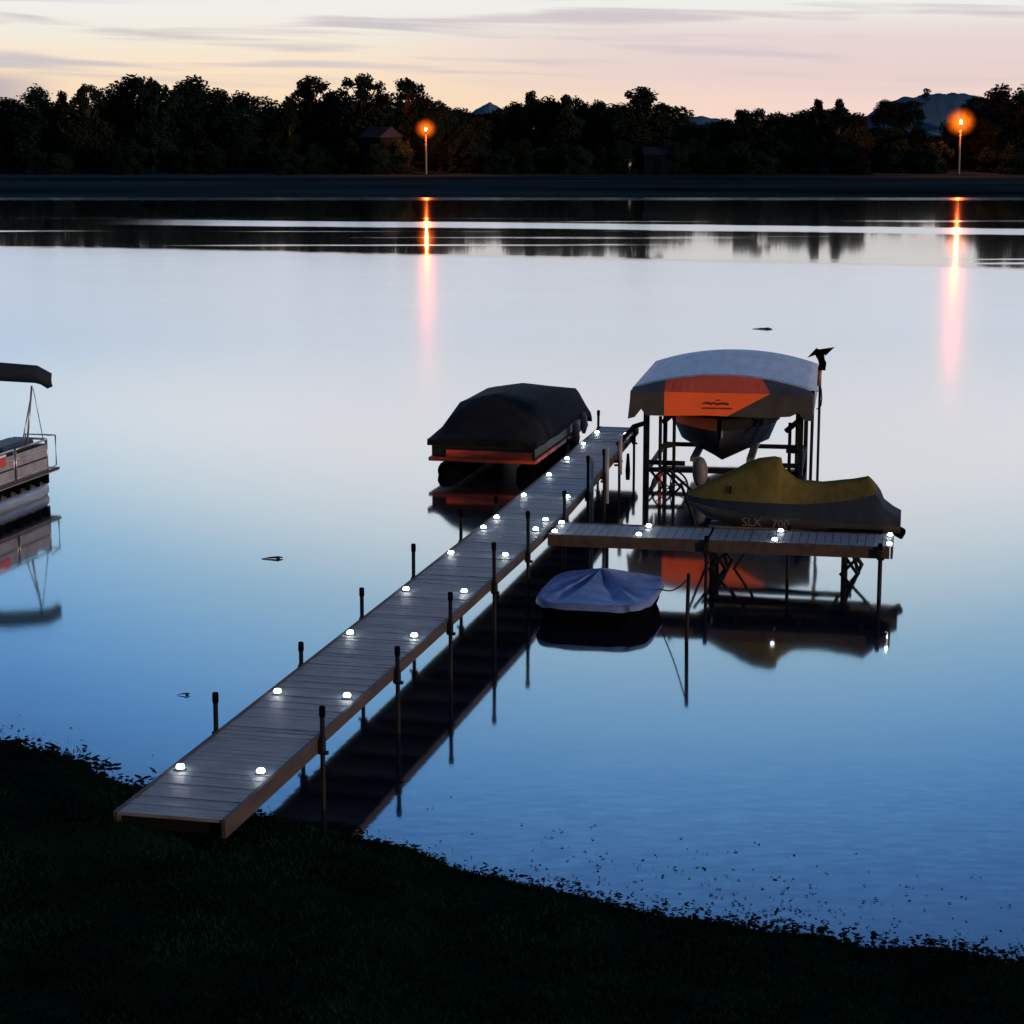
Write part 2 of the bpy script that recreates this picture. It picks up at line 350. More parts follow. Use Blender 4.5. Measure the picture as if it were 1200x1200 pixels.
for i in range(7000):
    x = R.uniform(-7.0, 6.0); d = R.expovariate(1.15)
    y = shoreY(x) + d
    dens = mnoise.noise((x * .9, y * .9, 11)) + .35 * mnoise.noise((x * 2.7, y * 2.7, 3))
    keep = (.5 if x > .2 else .05 if x < -4.6 else .06)
    if d > 2.6 or R.random() > keep * (.25 + 1.6 * max(0, dens + .1)) * math.exp(-d * .35): continue
    for q in range(R.choice((1, 1, 2, 3))):
        a = R.uniform(0, 6.28); r_ = R.uniform(.005, .018) * (1.7 if d < .35 else 1); cx, cy = x + R.uniform(-.07, .07), y + R.uniform(-.05, .05)
        sg2 = [(cx + math.cos(a + k * 1.047) * r_ * R.uniform(.6, 1.5), cy + math.sin(a + k * 1.047) * r_ * R.uniform(.5, 1.1), .004 + .006 * R.random() + .4 * r_ * (R.random() < .25)) for k in range(6)]
        fw.add(sg2, [(0, 1, 2, 3, 4, 5)])
tag(fw.build('floating_weed', M['weed']), 'scattered floating weed and leaves off the near shore', 'weed', kind='stuff')
# a few loose pieces afloat
def drift(px, py, sc, label):
    t = thing('driftwood', label, 'driftwood', at(px, py), R.uniform(-.3, .3), 'driftwood afloat')
    b = MB(); b.tube([(-.30 * sc, 0, .005), (-.1 * sc, .02, .02), (.1 * sc, 0, .03), (.22 * sc, .03, .02)], [.008 * sc, .022 * sc, .03 * sc, .012 * sc], 7); b.build('branch', M['trunk'], t)
    b = MB(); b.blob((.1 * sc, .02, .025 * sc), .07 * sc, .05 * sc, .03 * sc, 9, 5, .25); b.build('knot', M['trunk'], t)
drift(321, 655, .75, 'dark stub of driftwood afloat in the open water left of the dock')
drift(216, 815, .35, 'tiny faint scrap of driftwood afloat near the left end of the dock')
drift(895, 386, 1.5, 'thin log afloat far out beyond the canopied boat lift')
# ------------------------------------------------------------------ the long dock
HD = .88
O = at(197, 957, HD); O.z = 0
def D(s, n, z=0.0): return O + UU * s + NN * n + Vector((0, 0, z))
def interp(t, pts):
    if t <= pts[0][0]: return pts[0][1]
    for (a, va), (b, vb) in zip(pts, pts[1:]):
        if t <= b: return va + (vb - va) * (t - a) / (b - a)
    return pts[-1][1]
def eL(s): return interp(s, [(0, -.56), (17, -.60), (22, -.66), (26, -.76), (28.4, -.80)])
def eR(s): return interp(s, [(0, .57), (16.5, .57), (19, .47), (22, .34), (28.4, .04)])
ST = [0, 3.05, 6.12, 8.85, 11.6, 14.4, 17.1, 19.8, 22.0, 24.3, 26.4, 28.4]
dock = thing('dock', 'long grey plank dock running from the lawn out past the boat lift', 'dock', O, -ANG)
for a, b in zip(ST, ST[1:]):
    mb = MB(); n = int(round((b - a) / .142)); pt = (b - a - .03) / n
    for i in range(n):
        s0 = a + .015 + i * pt + R.uniform(.002, .007); s1 = a + .015 + (i + 1) * pt - R.uniform(.002, .007); z1 = HD + R.uniform(-.0045, .0045); z0 = z1 - .034
        l0, r0, l1, r1 = eL(s0), eR(s0), eL(s1), eR(s1)
        mb.hexa([(l0, s0, z0), (r0, s0, z0), (r1, s1, z0), (l1, s1, z0)], [(l0, s0, z1), (r0, s0, z1), (r1, s1, z1), (l1, s1, z1)])
    sec = mb.build('deck_section', M['deck'], dock)
    zr = .69 if a < 1 else .745
    for e, sg_ in ((eL, -1), (eR, 1)):
        m2 = MB(); s0, s1 = a + .008, b - .008; e0, e1 = e(s0) + .004 * sg_, e(s1) + .004 * sg_; w2 = .042 * sg_
        m2.hexa([(e0, s0, zr), (e0 + w2, s0, zr), (e1 + w2, s1, zr), (e1, s1, zr)] if sg_ > 0 else [(e0 + w2, s0, zr), (e0, s0, zr), (e1, s1, zr), (e1 + w2, s1, zr)],
                [(e0, s0, HD + .008), (e0 + w2, s0, HD + .008), (e1 + w2, s1, HD + .008), (e1, s1, HD + .008)] if sg_ > 0 else [(e0 + w2, s0, HD + .008), (e0, s0, HD + .008), (e1, s1, HD + .008), (e1 + w2, s1, HD + .008)])
        m2.build('side_rail', M['rail'], dock)
    m3 = MB()
    for q in (.12, .5, .88):
        m3 = MB(); s = a + (b - a) * q; m3.box(((eL(s) + eR(s)) / 2, s, .797), (eR(s) - eL(s) - .02, .06, .09)); m3.build('crossbeam', M['rail'], dock)
m3 = MB(); m3.box((.005, .12, .77), (1.1, .04, .14)); m3.build('end_board', M['steel'], dock)
m3 = MB(); m3.box((-.38, 28.42, .775), (.84, .04, .19)); m3.build('end_board', M['rail'], dock)
def post(parent, x, y, top, lean=(0, 0), bot=-1.55, side=1, r=.03):
    m = MB(); m.tube([(x - lean[0] * 1.5, y - lean[1] * 1.5, bot), (x + lean[0] * top, y + lean[1] * top, top)], r, 10)
    p = m.build('post', M['steel'], parent, True)
    m = MB(); m.lathe((x + lean[0] * top, y + lean[1] * top, top - .10), [(r + .004, 0), (r + .009, .02), (r + .009, .1), (r + .003, .125), (.01, .13)], 10); m.build('cap', M['cap'], p)
    m = MB(); m.box((x - .012 * side, y, HD - .10), (.085, .11, .17)); m.box((x + .012 * side, y, HD - .19), (.12, .06, .04)); m.build('bracket', M['steel'], p, False, .008)
for s, t in [(3.02, 1.30), (6.12, 1.14), (8.85, 1.27), (11.6, 1.37), (14.6, 1.38), (17.25, 1.14), (24.4, 1.15), (28.38, 1.24)]:
    post(dock, eL(s) - .085, s, t, (R.uniform(-.012, .008), R.uniform(-.008, .008)), side=-1)
for s, t in [(3.02, 1.22), (6.15, 1.15), (8.85, 1.27), (11.55, 1.46), (13.95, 1.52), (17.0, 1.34), (19.9, 1.52), (22.2, 1.3), (24.6, 1.1), (27.2, 1.02)]:
    post(dock, eR(s) + .085, s, t, (R.uniform(-.012, .008), R.uniform(-.008, .008)))
for s, z0, z1 in [(19.75, .28, 1.55), (21.9, .25, 1.4), (24.0, .5, 1.35)]:
    m = MB(); m.tube([(eR(s) + .18, s, z0), (eR(s) + .18, s, z1)], .042, 10); b_ = m.build('bumper', M['pale'], dock, True)
    m = MB(); m.box((eR(s) + .10, s, .78), (.1, .05, .06)); m.box((eR(s) + .10, s, .7), (.1, .05, .04)); m.build('bracket', M['steel'], b_)
m = MB(); m.tube([(eR(25) + .22, 25.0, .22), (eR(25) + .22, 25.0, .42), (eR(25) + .22, 25.0, .80)], [.045, .055, .03], 8); m.build('fender', M['cap'], dock, True)

# ------------------------------------------------------------------ T arm
A0, A1, B0, B1 = at(650, 613, HD), at(650, 626.5, HD), at(1043, 627, HD), at(1043, 641.5, HD)
ax = (B1 - A1).normalized(); TA = math.atan2(ax.y, ax.x); TO = A1.copy(); TO.z = 0
ay = Vector((-ax.y, ax.x, 0)); TW = ((A0 - A1).dot(ay) + (B0 - A1).dot(ay)) / 2; TL = (B1 - A1).length
arm = thing('side_dock', 'short plank side arm joining the long dock at a right angle', 'dock', TO, TA)
x0 = -.12
for k in range(2):
    a, b = (x0, 2.62) if k == 0 else (2.66, TL)
    mb = MB(); n = int(round((b - a) / .142)); pt = (b - a) / n
    for i in range(n):
        z1 = HD + R.uniform(-.003, .003); mb.box((a + (i + .5) * pt, TW / 2, z1 - .017), (pt - .010, TW, .034))
    mb.build('deck_section', M['deck'], arm)
    for y in (-.025, TW + .025):
        m = MB(); m.box(((a + b) / 2, y, .79), (b - a - .01, .042, .205)); m.build('side_rail', M['rail'], arm)
    for q in (.15, .5, .85):
        m = MB(); m.box((a + (b - a) * q, TW / 2, .75), (.06, TW - .02, .14)); m.build('crossbeam', M['rail'], arm)
m = MB(); m.box((TL + .03, TW / 2, .79), (.042, TW + .09, .205)); m.build('end_board', M['rail'], arm, False, .01)
for x, y, t in [(2.64, -.08, .95), (TL - .16, -.075, .93), (TL - .16, TW + .08, .93), (.75, TW + .08, .95), (3.95, TW + .08, .95)]:
    post(arm, x, y, t)

# ------------------------------------------------------------------ deck lights
lproto = None
def dock_light(p, label, group):
    global lproto
    if lproto is None:
        t = thing('deck_light', label, 'deck light', p, 0, group)
        m = MB(); m.lathe((0, 0, 0), [(.064, 0), (.064, .012), (.055, .02), (.048, .022)], 16); m.build('housing', M['alu'], t)
        m = MB(); m.lathe((0, 0, .022), [(.044, 0), (.043, .018), (.034, .032), (.017, .038), (.003, .04)], 16); m.build('lens', M['led'], t, True)
        lproto = t
    else:
        t = dup(lproto); t.location = p; t['label'] = label; t['group'] = group
    return t
zl = HD + .004
NTH = lambda i: 'closest to the shore' if i == 0 else ORD[i] + ' from the shore'
for i, (s, n) in enumerate([(1.49, -.47), (4.64, -.46), (7.73, -.49), (10.55, -.49), (13.31, -.51), (15.56, -.51), (16.54, -.51), (18.85, -.53), (21.25, -.55), (23.34, -.60), (25.42, -.66), (27.26, -.70)]):
    dock_light(D(s, n, zl), 'lit white deck light on the long dock\'s left edge, ' + NTH(i), 'deck lights on the long dock')
for i, (s, n) in enumerate([(1.55, .44), (4.65, .44), (7.78, .42), (10.6, .41), (13.36, .40), (15.6, .42), (16.5, .40), (18.85, .32), (27.15, 0.0)]):
    dock_light(D(s, n, zl), 'lit white deck light on the long dock\'s right edge, ' + NTH(i), 'deck lights on the long dock')
for i, (bx, fx) in enumerate([(.02, .02), (1.62, 1.55), (4.06, 3.98), (6.1, 6.02)] if False else [(-.04, -.02), (1.52, 1.45), (3.83, 3.78), (5.70, 5.70)]):
    where = ['at the long dock', 'a quarter way out', 'past its middle', 'at its outer end'][i]
    dock_light(TO + ax * bx + ay * (TW - .12) + Vector((0, 0, zl)), 'lit white deck light on the side arm\'s far edge, ' + where, 'deck lights on the side arm')
    dock_light(TO + ax * fx + ay * .13 + Vector((0, 0, zl)), 'lit white deck light on the side arm\'s near edge, ' + where, 'deck lights on the side arm')

# ------------------------------------------------------------------ boat lift with canopy
LO = at(843, 575); LA = math.radians(9.5)
lift = thing('boat_lift', 'boat lift with an arched pale canopy and orange lamplight painted on its front', 'boat lift', LO, -LA)
CL, CW = 5.7, 1.97
def arc(t): return 2.17 + .32 * (1 - abs(t) ** 2.1)              # roof height across, t = -1..1
m = MB(); rings = []
for j in range(15):
    y = .33 + (CL - .33) * j / 14; sag = .018 * math.sin(j * math.pi / 14 * 5) ** 2
    rings.append([Vector((CW * t, y, arc(t) - sag * (1 - t * t))) for t in [-1 + 2 * k / 24 for k in range(25)]])
m.loft(rings); cr = m.build('canopy', M['roof'], lift, True)
sol = cr.modifiers.new('thick', 'SOLIDIFY'); sol.thickness = .012; sol.offset = 1
# gable: from the front roof arc down to the straight top of the valance
def gable(name, ta, tb, mt, off, tbl=None):
    g = MB(); n = 14; top = []; bot = []
    for k in range(n + 1):
        t = ta + (tb - ta) * k / n; top.append(Vector((CW * t, .33 - off, arc(t)))); t2 = ta + ((tbl if tbl is not None else tb) - ta) * k / n
        bot.append(Vector((CW * t2, -off, 2.15)))
    g.loft([bot, top]); o = g.build(name, mt, cr); sl = o.modifiers.new('thick', 'SOLIDIFY'); sl.thickness = .008; return o
gable('gable', -1, -.632, M['gable'], 0); gable('painted_lamplight', -.628, .44, M['lit_gable'], .001, .54); gable('gable', .445, 1, M['gable'], 0, 1)  # middle stretch paints the lamplit part of the gable
def sheet(name, pts, mt, parent, th=.008, n=10):
    g = MB(); (a, b, c, d) = [Vector(p) for p in pts]       # a-b bottom, d-c top
    rows = []
    for j in range(n + 1):
        v = j / n; rows.append([a.lerp(b, u / n).lerp(d.lerp(c, u / n), v) + Vector((0, .012 * math.sin(u * 2.1 + j * .3) * (1 - v), 0)) for u in range(n + 1)])
    g.loft(rows); o = g.build(name, mt, parent, True); s_ = o.modifiers.new('thick', 'SOLIDIFY'); s_.thickness = th; return o
va = -.63 * CW; zt, zb = 2.15, 1.60
g = MB()
g.add([(-CW, 0, zt), (va, 0, zt), (va, .02, zb + .02), (-CW + .33, .03, zb + .02), (-CW + .23, .02, zb + .16), (-CW + .09, .01, zb - .02), (-CW - .06, .0, zb - .06)], [(0, 6, 5, 4, 3, 2, 1)])
o = g.build('valance', M['valance'], cr); o.modifiers.new('t', 'SOLIDIFY').thickness = .008
g = MB(); g.add([(va + .004, 0, zt), (1.05, 0, zt), (.14, .02, zb + .04), (-.3, .02, zb + .05), (va + .004, .02, zb + .02)], [(0, 4, 3, 2, 1)])  # patch of lamplight painted in, its slanted side the shadow edge
opn = g.build('painted_lamplight', M['orange'], cr); opn.modifiers.new('t', 'SOLIDIFY').thickness = .008
g = MB(); g.add([(1.054, 0, zt), (CW, 0, zt), (CW + .02, .0, zb - .02), (CW - .16, .02, zb - .02), (CW - .30, .02, zb + .15), (CW - .48, .02, zb + .06), (.9, .02, zb + .02), (.144, .02, zb + .04)], [(0, 7, 6, 5, 4, 3, 2, 1)])
o = g.build('valance', M['valance'], cr); o.modifiers.new('t', 'SOLIDIFY').thickness = .008
sheet('side_valance', [(CW + .02, .02, zb + .1), (CW + .03, CL, zb + .1), (CW, CL, 2.17), (CW, .0, 2.155)], M['roof'], cr)
sheet('side_valance', [(-CW - .03, .02, zb + .1), (-CW - .03, CL, zb + .1), (-CW, CL, 2.17), (-CW, .0, 2.155)], M['valance'], cr)
sheet('rear_valance', [(-CW, CL + .02, zb + .1), (CW, CL + .02, zb + .1), (CW, CL, 2.15), (-CW, CL, 2.15)], M['valance'], cr)
# worn printing on the painted lamplit patch: a small emblem over two illegible lines
g = MB(); y_ = -.012
def dash(x, z, w_, h): g.box((x, y_, z), (w_, .004, h))
px = lambda p: (p - 843) / 52.0
g.add([(px(837), y_, 1.98), (px(840), y_, 1.985), (px(843), y_, 1.98), (px(841.5), y_, 2.01), (px(838.5), y_, 2.01)], [(0, 1, 2, 3, 4)])
xx = px(824)
for wl, zz in [(.045, 1.925), (.035, 1.93), (.05, 1.915), (.03, 1.93), (.055, 1.91), (.04, 1.92), (.03, 1.925), (.055, 1.915)]:
    dash(xx + wl / 2, zz, wl, .045 + R.uniform(-.012, .012)); xx += wl + .028
xx = px(823.5)
for wl in (.09, .05, .07, .11, .06, .08, .055):
    dash(xx + wl / 2, 1.815, wl, .032); xx += wl + .018
g.build('printing', M['mark'], opn)
# lift frame
def lpost(x, y, top, r=.05, mt='steel', nm='post'):
    m = MB(); m.box((x, y, (top - 1.5) / 2), (r * 2, r * 2, top + 1.5)); return m.build(nm, M[mt], lift, False, .008)
lpost(-1.66, .45, 2.1, .065); lpost(1.72, .45, 2.1, .055); lpost(-1.62, 4.6, 2.1, .05); lpost(1.74, 4.6, 2.1, .05)
m = MB(); m.tube([(1.95, .35, -1), (1.97, .3, 2.2)], .035); m.build('post', M['steel'], lift, True)
for x, y, t, mt in [(-1.32, .1, 1.6, 'steel'), (-1.05, .5, 1.56, 'steel'), (1.48, .6, 1.45, 'steel'), (1.62, 1.2, 1.6, 'steel')]:
    m = MB(); m.tube([(x, y, -1.4), (x, y, t)], .038, 8); m.build('guide_post', M[mt], lift, True)
m = MB(); m.tube([(-1.32, .052, -.6), (-1.32, .052, .42)], .032, 8); m.build('painted_lit_pole', M['red'], lift, True)  # red overlay painting lamplight on the guide post
m = MB()
for a, b in [((-1.66, .45, .52), (-.8, .5, .5)), ((-1.32, .1, .92), (-1.05, .5, .92)), ((1.42, .55, .84), (1.72, .45, .84)), ((1.3, .45, .52), (1.75, .45, .52)), ((-1.62, 4.6, .3), (1.74, 4.6, .3)), ((-1.66, .45, .30), (-1.62, 4.6, .30)), ((1.72, .45, .3), (1.74, 4.6, .3)), ((-1.66, .45, 2.12), (1.72, .45, 2.12)), ((-1.62, 4.6, 2.12), (1.74, 4.6, 2.12)), ((-1.66, .45, 2.12), (-1.62, 4.6, 2.12)), ((1.72, .45, 2.12), (1.74, 4.6, 2.12))]:
    m = MB(); m.beam(a, b, .075, .10); m.build('crossbeam', M['steel'], lift)
m = MB()

for a, b in [((-1.3, .3, .45), (-.55, .3, -.35)), ((-1.66, .42, .45), (-1.0, .42, -.3)), ((1.72, .5, 0.4), (1.2, .5, -.3))]:
    m = MB(); m.beam(a, b, .05, .05); m.build('brace', M['steel'], lift)
for x0_, x1_, z in [(-1.28, -.98, 1.55), (1.40, 1.72, 1.42)]:
    m = MB(); m.beam((x0_, .15, z - .1), (x1_, .3, z + .16), .10, .10); m.build('guide_arm', M['cap'], lift, False, .015)
for x in (-.62, .62):
    m = MB(); m.box((x, 2.7, .58), (.16, 4.2, .10)); m.beam((x, .9, .33), (x, .9, .55), .08, .08); m.beam((x, 4.4, .33), (x, 4.4, .55), .08, .08); m.build('bunk', M['grey'], lift, False, .01)
m = MB(); m.beam((-1.66, .9, .28), (1.72, .9, .28), .09, .1); m.build('crossbeam', M['steel'], lift)
# hand wheel
m = MB(); wc = Vector((-1.08, -.08, .05)); rr = .40
m.loft([[wc + Vector(((rr + .022 * math.cos(q)) * math.cos(t), .022 * math.sin(q), (rr + .022 * math.cos(q)) * math.sin(t))) for q in [2 * math.pi * j / 6 for j in range(6)]] for t in [2 * math.pi * k / 32 for k in range(33)]], True)
for k in range(3):
    t = k * math.pi / 3 + .4; v = Vector((math.cos(t) * rr, 0, math.sin(t) * rr)); m.tube([wc - v, wc + v], .014, 6)
m.tube([wc + Vector((0, -.06, 0)), wc + Vector((0, .5, 0))], .035, 8); m.build('hand_wheel', M['steel'], lift, True)
# boarding arm that reaches over to the dock
m = MB(); m.tube([(-1.66, .45, 1.40), (-1.95, .5, 1.30), (-2.18, .55, 1.02), (-2.32, .6, .86)], .055, 8); m.build('boarding_arm', M['steel'], lift, True)
m = MB(); m.blob((-.42, -.1, .42), .17, .17, .34, 10, 7); m.build('fender', M['grey'], lift, True)

# pole with a black winged topper and a red sleeve beside the canopy
pp = at(957.5, 572)
pl = thing('marker_pole', 'thin pole with red sleeve topped by a black two winged cap', 'pole', pp)
kz = lambda y: (572 - y) / 51.5
m = MB(); m.tube([(0, 0, -1.4), (0, 0, kz(425))], .03, 8); m.build('pole', M['steel'], pl, True)
m = MB(); m.tube([(-.02, 0, kz(455)), (-.01, 0, kz(436))], .045, 8); m.build('sleeve', mat('faded red sleeve', (.3, .1, .1), .6), pl, True)
m = MB(); m.tube([(.02, -.04, kz(437)), (.04, -.04, kz(430)), (-.02, -.02, kz(420)), (-.1, 0, kz(415))], [.085, .085, .1, .05], 8)
m.add([(-.30, -.03, kz(423.5)), (-.02, -.05, kz(418)), (.05, .06, kz(418)), (-.1, 0, kz(412.5))], [(0, 1, 3), (0, 3, 2), (0, 2, 1), (1, 2, 3)])
m.add([(-.08, -.05, kz(414)), (.10, -.05, kz(421)), (.30, 0, kz(411.5)), (.02, .08, kz(416))], [(0, 1, 2), (0, 2, 3), (0, 3, 1), (1, 3, 2)])
m.build('winged_cap', M['cap'], pl)
m = MB(); m.tube([(-.07, 0, kz(462)), (.03, -.02, kz(458)), (.045, -.02, kz(470)), (.03, -.02, kz(478)), (-.06, 0, kz(482))], .014, 6); m.build('hook', M['steel'], pl, True)

# ------------------------------------------------------------------ motor boat on the lift, bow to the shore
mbt = thing('motor_boat', 'dark v-hulled motor boat hanging under the arched canopy on the boat lift', 'boat', LO + UU * .15 - NN * .05, -LA)
def hullring(y):
    t = min(1, y / 2.2); hw = 1.22 * (1 - (1 - t) ** 2.4) + .03; zs = 1.50 - .05 * t; ck = hw * (.6 + .2 * t); zk = .40 + .5 * (1 - t) ** 2.6; zc = .82 + .25 * (1 - t) ** 1.5
    return [Vector(q) for q in [(-hw, y, zs), (-hw * .97, y, zs - .12), (-ck, y, zc), (0, y, zk), (ck, y, zc), (hw * .97, y, zs - .12), (hw, y, zs)]]
ysb = [0, .12, .3, .6, 1.0, 1.5, 2.2, 3.4, 4.8, 5.3]
m = MB(); m.loft([hullring(y) for y in ysb]); r_ = hullring(5.3); m.add(r_, [(0, 1, 2, 3, 4, 5, 6)]); m.build('hull', M['hull'], mbt, True)
m = MB()
for s_ in (0, 6): m.tube([hullring(y)[s_] + Vector((0, 0, .01)) for y in ysb], .028, 6)
m.build('gunwale', M['cap'], mbt, True)
m = MB(); rings = []
for y in ysb[:8]:
    a = hullring(y); hw = a[6].x; t = min(1, y / 2.2); rings.append([Vector((hw * q * .98, y + .01, a[6].z + .02 + .14 * (1 - q * q) * t)) for q in [-1 + k / 5 for k in range(11)]])
m.loft(rings); m.build('bow_deck', M['cover'], mbt, True)
for sd, mt in ((-1, 'orange'), (1, 'cover')):  # orange left side paints lamplight on the bow cover
    m = MB(); rings = []
    for y in ysb[:9]:
        a = hullring(y)[0 if sd < 0 else 6]; b = hullring(y)[1 if sd < 0 else 5]; ofs = Vector((.02 * sd, -.03, 0)); dn = .21 - .05 * min(1, y)
        rings.append([Vector((a.x * .9, a.y + .03, a.z + .045)), a + ofs + Vector((0, 0, .03)), b + ofs + Vector((0, 0, .12 - dn))])
    m.loft(rings); m.build('bow_cover', M[mt], mbt, True)
m = MB(); m.tube([(.06, .02, 1.45), (.06, -.02, 1.15)], .02, 6); m.build('bow_eye', M['alu'], mbt)
m = MB(); m.box((0, 3.0, 1.85), (1.5, .05, .42), Matrix.Rotation(.5, 3, 'X')); m.build('windscreen', M['black'], mbt)
m = MB(); m.box((0, 5.5, .9), (.4, .4, .9)); m.build('outboard_motor', M['black'], mbt, False, .06)

# ------------------------------------------------------------------ jet ski on its own lift behind the side arm
JY = at(928, 664); jl = thing('jet_ski_lift', 'low cross braced lift standing behind the side arm', 'lift', JY, TA)
JS = 64.0; jx = lambda p: (p - 928) / JS; jz = lambda y: (664 - y) / JS
m_ = None
for x in (jx(838), jx(988)):
    for y in (-.42, .5):
        m = MB(); m.box((x, y, -.3), (.09, .09, 2.1)); m.build('leg', M['steel'], jl, False, .008)
    for a, b in [((x, -.42, .62), (x + .32, .5, -.05)), ((x + .3, -.42, -.1), (x, .5, .62)), ((x - .32, -.42, .78), (x + .6, -.4, -.5)), ((x + .6, -.46, .70), (x - .55, -.5, -.55))]:
        m = MB(); m.beam(a, b, .052, .052); m.build('brace', M['steel'], jl)
for y in (-.42, .5):
    m = MB(); m.box((jx(913), y, .62), (2.6, .09, .1)); m.build('crossbeam', M['steel'], jl, False, .008)
for y in (-.22, .22):
    m = MB(); m.box((jx(925), y, .71), (2.9, .12, .08)); m.build('bunk', M['grey'], jl, False, .01)
for a, b in [((jx(797), .1, jz(572)), (jx(836), .05, jz(680))), ((jx(826), -.3, jz(618)), (jx(868), -.3, jz(690))), ((jx(888), -.3, jz(625)), (jx(846), -.35, jz(690))), ((jx(783), .3, jz(560)), (jx(812), .3, jz(585)))]:
    m = MB(); m.beam(a, b, .045, .045); m.build('bow_stop', M['steel'], jl)

js = thing('jet_ski', 'jet ski under a mustard and charcoal cover raised behind the side arm', 'jet ski', JY, TA)
topc = [(806, 580), (830, 567), (850, 556.5), (872, 545), (887, 537.5), (905, 535.5), (912.5, 536.5), (914, 545), (920, 552), (930, 560), (938, 562.5), (960, 563.5), (985, 560.5), (1003, 557.5), (1012, 555.5), (1018, 562), (1022, 568), (1030, 585), (1040, 592), (1050, 597)]
bnd = [(806, 584), (860, 584.5), (940, 584.5), (980, 580), (1010, 574), (1022, 571), (1026, 576.5), (1030, 586), (1040, 593), (1050, 598)]
low_ = [(806, 589), (850, 595), (900, 599), (960, 602), (1020, 605), (1050, 606)]
wid = [(806, .06), (815, .18), (835, .34), (870, .48), (920, .56), (980, .57), (1030, .54), (1050, .46)]
jp = [806, 812, 820, 830, 840, 850, 861, 872, 880, 887, 896, 905, 910, 912.5, 914, 917, 920, 924, 930, 937, 948, 960, 972, 985, 995, 1004, 1012, 1017, 1022, 1026, 1030, 1035, 1040, 1050]
up = []; mid_ = []; hl = []
for p_ in jp:
    x = jx(p_); wv = interp(p_, wid); zt_ = jz(interp(p_, topc)); zb_ = jz(interp(p_, bnd)); zn = jz(interp(p_, low_)); zt_ = max(zt_, zb_ + .01)
    half = []
    narrow = interp(p_, [(806, .5), (870, .45), (905, .5), (918, .42), (960, .36), (1012, .36), (1025, .7)])
    for q, hh in [(0, 1), (.35, .985), (.75, .93), (1, .8)]:
        half.append((wv * narrow * q, zb_ + (zt_ - zb_) * hh))
    half += [(wv * (narrow * .6 + .36), zb_ + (zt_ - zb_) * .38), (wv * .92, zb_)]
    half = [(a_ * (1 + .05 * mnoise.noise((x * 4, a_ * 9, 1))), b_ + .018 * mnoise.noise((x * 5, a_ * 6, 2)) * (b_ > zb_ + .01)) for a_, b_ in half]
    up.append([Vector((x, -a, b)) for a, b in reversed(half)] + [Vector((x, a, b)) for a, b in half[1:]])
    wob = .012 * math.sin(p_ * .21)
    sk = [(wv * .92, zb_), (wv * .97, (zb_ + zn) / 2 + .01), (wv * 1.02 + wob, zn)]
    mid_.append(([Vector((x, -a, b)) for a, b in sk], [Vector((x, a, b)) for a, b in sk]))
    zk = interp(p_, [(806, jz(592)), (830, jz(608)), (860, jz(617)), (1050, jz(618))])
    hs = [(wv * .98, zn - .004), (wv * .97, zn - .10 * min(1, wv * 3)), (wv * .9, max(zk + .04, zn - .18)), (wv * .4, zk), (0, zk - .03)]
    hl.append([Vector((x, -a, b)) for a, b in hs] + [Vector((x, a, b)) for a, b in reversed(hs[:-1])])
ci = jp.index(1022); m = MB(); m.loft(up[:ci + 1]); cu = m.build('cover', M['olive'], js, True)
m = MB(); m.loft([a for a, b in mid_]); m.loft([b for a, b in mid_]); m.loft([mid_[-1][0], mid_[-1][1]]); m.loft(up[ci:]); m.add(up[-1], [tuple(range(len(up[-1])))]); sk_ = m.build('cover_skirt', M['navy'], js, True)
m = MB(); m.loft(hl); m.add(hl[-1], [tuple(range(len(hl[-1])))]); m.add(hl[0], [tuple(range(len(hl[0])))]); jh = m.build('hull', M['skihull'], js, True)
m = MB(); m.box((jx(857), -.30, jz(573)), (.03, .02, .14), Matrix.Rotation(-.5, 3, 'X')); m.build('strap', M['cap'], cu)
m = MB(); m.box((jx(1002), -.575, jz(613)), (.85, .02, .10)); m.build('side_recess', M['cap'], jh, False, .008)
m = MB(); m.box((jx(1048), -.1, jz(617)), (.22, .3, .16), Matrix.Rotation(.5, 3, 'Y')); m.build('jet_nozzle', M['cap'], js, False, .03)
def text(s, size, loc, rot, mt, parent, name='lettering'):
    cu_ = bpy.data.curves.new(name, 'FONT'); cu_.body = s; cu_.size = size; cu_.extrude = .002
    o = bpy.data.objects.new(name, cu_); C.objects.link(o); dg = bpy.context.evaluated_depsgraph_get(); me = bpy.data.meshes.new_from_object(o.evaluated_get(dg))
    bpy.data.objects.remove(o); me.materials.append(mt); q = bpy.data.objects.new(name, me); C.objects.link(q); q.location = loc; q.rotation_euler = rot; q.parent = parent; return q
text('SLX', .21, (jx(872), -.56, jz(611)), (math.pi / 2, 0, 0), M['letter'], jh); text('700', .21, (jx(906), -.585, jz(611.5)), (math.pi / 2, 0, 0), M['letter'], jh)

